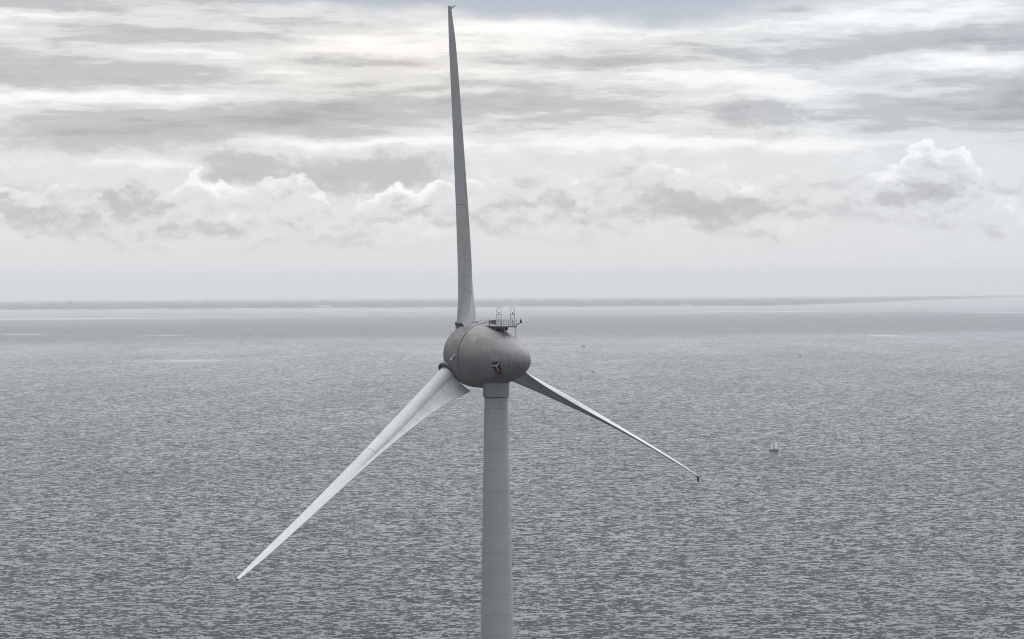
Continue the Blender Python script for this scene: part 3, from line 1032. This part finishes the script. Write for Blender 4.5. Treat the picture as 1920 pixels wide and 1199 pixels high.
tone = g.m('MULTIPLY_ADD', g.m('SUBTRACT', bl, 0.5), g.m('MULTIPLY', zb, 0.18), tone)
tone = g.m('MULTIPLY_ADD', relief, g.m('MULTIPLY', zb, 0.5), tone)
tone = g.m('MULTIPLY_ADD', fd, -0.62, tone)
tone = g.m('MULTIPLY_ADD', fl_, 0.55, tone)
# cumulus: grey bodies first, then banks of cauliflower heads, bright along their tops and fading downwards
Fk = g.m('MULTIPLY_ADD', g.m('SUBTRACT', bill, 0.5), 0.75, fk)
tone = g.m('MULTIPLY_ADD', g.ramp(Fk, .0, .85), -0.33, tone)


def profile(pts, lo, hi):
    """value along the width of the view from pixel positions"""
    u = g.ramp(g.sep(warpc)[0], -9.6, 9.6, 0.0, 1.0, smooth=False)
    v_ = g.curve(u, [(px / 1920.0, (val - lo) / (hi - lo)) for px, val in pts])
    v_.node.color_ramp.interpolation = 'LINEAR'
    return g.m('MULTIPLY_ADD', v_, hi - lo, lo)


def bank(tone, tops, rims, rough, bodies, fade, strength):
    top = profile([(px, (525 - py) / 100 - (px - 960) * 0.000049) for px, py in tops], 0.5, 3.2)
    rim = profile(rims, 0.0, 1.0)
    lumpy = g.m('MULTIPLY', g.m('SUBTRACT', bill, 0.5), rough)
    depth = g.m('SUBTRACT', g.m('ADD', top, lumpy), cv)
    a_ = g.m('MULTIPLY', g.ramp(depth, 0.0, 0.09), strength)
    a_ = g.m('MULTIPLY', a_, g.ramp(depth, fade, 0.25, 0.0, 1.0))
    edge = g.ramp(depth, 0.02, 0.45, 1.0, 0.0)
    bt = g.m('MULTIPLY_ADD', g.m('MULTIPLY', edge, rim), 0.42, bodies)
    bt = g.m('MULTIPLY_ADD', relief, 1.1, bt)
    bt = g.m('MULTIPLY_ADD', g.m('SUBTRACT', bill, 0.5), 0.22, bt)
    return g.m('ADD', g.m('MULTIPLY', tone, g.m('SUBTRACT', 1.0, a_)), g.m('MULTIPLY', bt, a_))


tone = bank(tone, [(0, 360), (90, 350), (180, 352), (280, 378), (330, 352), (372, 318), (400, 338), (470, 350), (550, 322), (590, 348), (645, 388), (690, 366),
                   (745, 352), (785, 360), (822, 322), (860, 332), (940, 330), (1000, 346), (1080, 340), (1130, 312), (1190, 282), (1220, 304), (1270, 322), (1340, 330),
                   (1480, 326), (1590, 322), (1650, 322), (1690, 300), (1742, 262), (1795, 276), (1835, 318), (1919, 322)],
            [(0, .9), (60, .5), (120, .1), (270, .1), (330, .7), (400, .9), (480, .3), (560, .7), (640, .6), (700, .95), (850, .95), (900, .6), (960, .25), (1060, .4), (1130, .3), (1190, .05),
             (1250, .3), (1400, .35), (1560, .3), (1640, .6), (1700, .9), (1800, 1.0), (1850, .4), (1919, .2)], 1.05, 0.51, 1.5, 0.9)
tone = bank(tone, [(0, 392), (120, 378), (210, 372), (300, 392), (420, 408), (560, 392), (700, 398), (800, 388), (930, 370), (1060, 385), (1180, 372), (1290, 360), (1400, 385), (1500, 382),
                   (1600, 352), (1690, 345), (1760, 372), (1820, 338), (1860, 360), (1919, 390)],
            [(0, .35), (100, .1), (300, .1), (420, .25), (600, .3), (900, .3), (1100, .2), (1300, .05), (1450, .15), (1600, .35), (1780, .2), (1825, .8), (1870, .3), (1919, .2)], 0.9, 0.52, 1.2, 0.7)
# soft shaded undersides in front of the banks
under = blobs([(225, 388, 95, 22, .7), (70, 395, 90, 22, .4), (420, 415, 150, 20, .35), (610, 425, 130, 18, .25), (700, 385, 60, 14, .2), (1320, 390, 130, 24, .8), (1250, 370, 60, 18, .35),
               (1690, 378, 90, 26, .6), (1770, 345, 60, 18, .3), (980, 350, 50, 22, .4), (1100, 385, 120, 20, .3), (1470, 395, 120, 20, .3), (960, 395, 90, 18, .3)], warps)
Fu = g.m('MULTIPLY_ADD', g.m('SUBTRACT', bill, 0.5), 0.9, under)
tone = g.m('MULTIPLY_ADD', g.ramp(Fu, .0, 1.05), -0.26, tone)
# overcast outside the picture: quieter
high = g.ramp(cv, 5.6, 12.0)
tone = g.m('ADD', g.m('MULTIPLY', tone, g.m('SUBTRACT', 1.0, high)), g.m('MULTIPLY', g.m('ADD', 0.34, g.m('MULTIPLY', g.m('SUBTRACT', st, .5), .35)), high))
tone = g.m('MAXIMUM', g.m('MINIMUM', tone, 1.05), 0.0)
col = g.curve(tone, [(0.0, (.36, .366, .385)), (0.33, (.50, .503, .512)), (0.60, (.71, .715, .715)), (0.82, (.88, .878, .868)), (1.0, (.97, .965, .95))])
# slightly cooler to the right and near the zenith edge, warmer left of centre
col = g.mix(g.m('MULTIPLY', g.ramp(cu, 1.0, 10.0), 0.6), col, g.mix(1.0, col, (0.93, 0.97, 1.06), 'MULTIPLY'))
warm = blobs([(720, 120, 260, 90, 1.0)], base)
col = g.mix(g.m('MULTIPLY', warm, 0.95), col, g.mix(1.0, col, (1.035, 0.985, 0.93), 'MULTIPLY'))
# the blue grey cloud gap along the top of the picture
gap = blobs([(1180, -15, 420, 45, 1.0), (700, -20, 330, 36, .8), (1250, 40, 160, 26, .35)], warp)
col = g.mix(g.ramp(gap, 0.12, 0.75), col, (0.45, 0.485, 0.55))
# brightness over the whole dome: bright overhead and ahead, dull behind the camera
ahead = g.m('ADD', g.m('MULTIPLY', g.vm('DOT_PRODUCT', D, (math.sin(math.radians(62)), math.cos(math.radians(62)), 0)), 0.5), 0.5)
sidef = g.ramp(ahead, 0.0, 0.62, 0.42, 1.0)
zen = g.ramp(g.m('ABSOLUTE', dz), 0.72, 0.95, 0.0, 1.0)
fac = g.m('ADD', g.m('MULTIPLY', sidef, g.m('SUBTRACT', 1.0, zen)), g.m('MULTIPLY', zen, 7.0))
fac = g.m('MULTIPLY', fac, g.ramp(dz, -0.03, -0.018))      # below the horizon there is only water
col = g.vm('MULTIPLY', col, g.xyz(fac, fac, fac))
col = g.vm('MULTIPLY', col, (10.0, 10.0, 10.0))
tint = g.ramp(el, math.radians(6), math.radians(14))
tint = g.m('MULTIPLY', tint, g.ramp(el, math.radians(38), math.radians(50), 1.0, 0.0))
col = g.mix(tint, col, g.mix(1.0, col, (0.90, 0.975, 1.11), 'MULTIPLY'))
# a little of the clear sky shows through the thin places
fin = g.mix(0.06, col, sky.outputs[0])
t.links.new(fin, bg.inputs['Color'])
w.cycles.sampling_method = 'MANUAL'; w.cycles.sample_map_resolution = 1024

sd = bpy.data.lights.new('sun', 'SUN'); sd.energy = 1.5; sd.angle = math.radians(20); sd.color = (1.0, 0.97, 0.93)
so = bpy.data.objects.new('sun', sd); COL.objects.link(so)
sdir = Vector((math.sin(SUN_AZ) * math.cos(SUN_EL), math.cos(SUN_AZ) * math.cos(SUN_EL), math.sin(SUN_EL)))
so.rotation_euler = sdir.to_track_quat('Z', 'Y').to_euler()
so.location = (60, 300, 400)

# ------------------------------------------------------------------ camera
cd = bpy.data.cameras.new('camera'); cam = bpy.data.objects.new('camera', cd); COL.objects.link(cam)
cd.sensor_fit = 'HORIZONTAL'; cd.sensor_width = 36.0; cd.lens = FPX / 1920.0 * 36.0
cd.clip_start = 1.0; cd.clip_end = 200000.0
c, s = math.cos(ROLL), math.sin(ROLL); cp, sp = math.cos(PITCH), math.sin(PITCH)
fw = Vector((0, cp, -sp)); up = Vector((0, sp, cp)); rt = Vector((1, 0, 0))
rt2 = rt * c + up * s; up2 = up * c - rt * s
cam.matrix_world = Matrix(((rt2.x, up2.x, -fw.x, 0), (rt2.y, up2.y, -fw.y, 0), (rt2.z, up2.z, -fw.z, CAM_H), (0, 0, 0, 1)))
S.camera = cam

S.view_settings.view_transform = 'Standard'; S.view_settings.look = 'None'
S.view_settings.gamma = 1.0; S.view_settings.exposure = 0.15; S.view_settings.use_curve_mapping = False
S.cycles.use_denoising = True
S.cycles.denoiser = 'OPENIMAGEDENOISE'
S.cycles.denoising_input_passes = 'RGB_ALBEDO_NORMAL'
S.cycles.use_adaptive_sampling = False
S.cycles.use_light_tree = False
S.cycles.max_bounces = 8
S.cycles.volume_bounces = 4
S.cycles.filter_width = 1.0
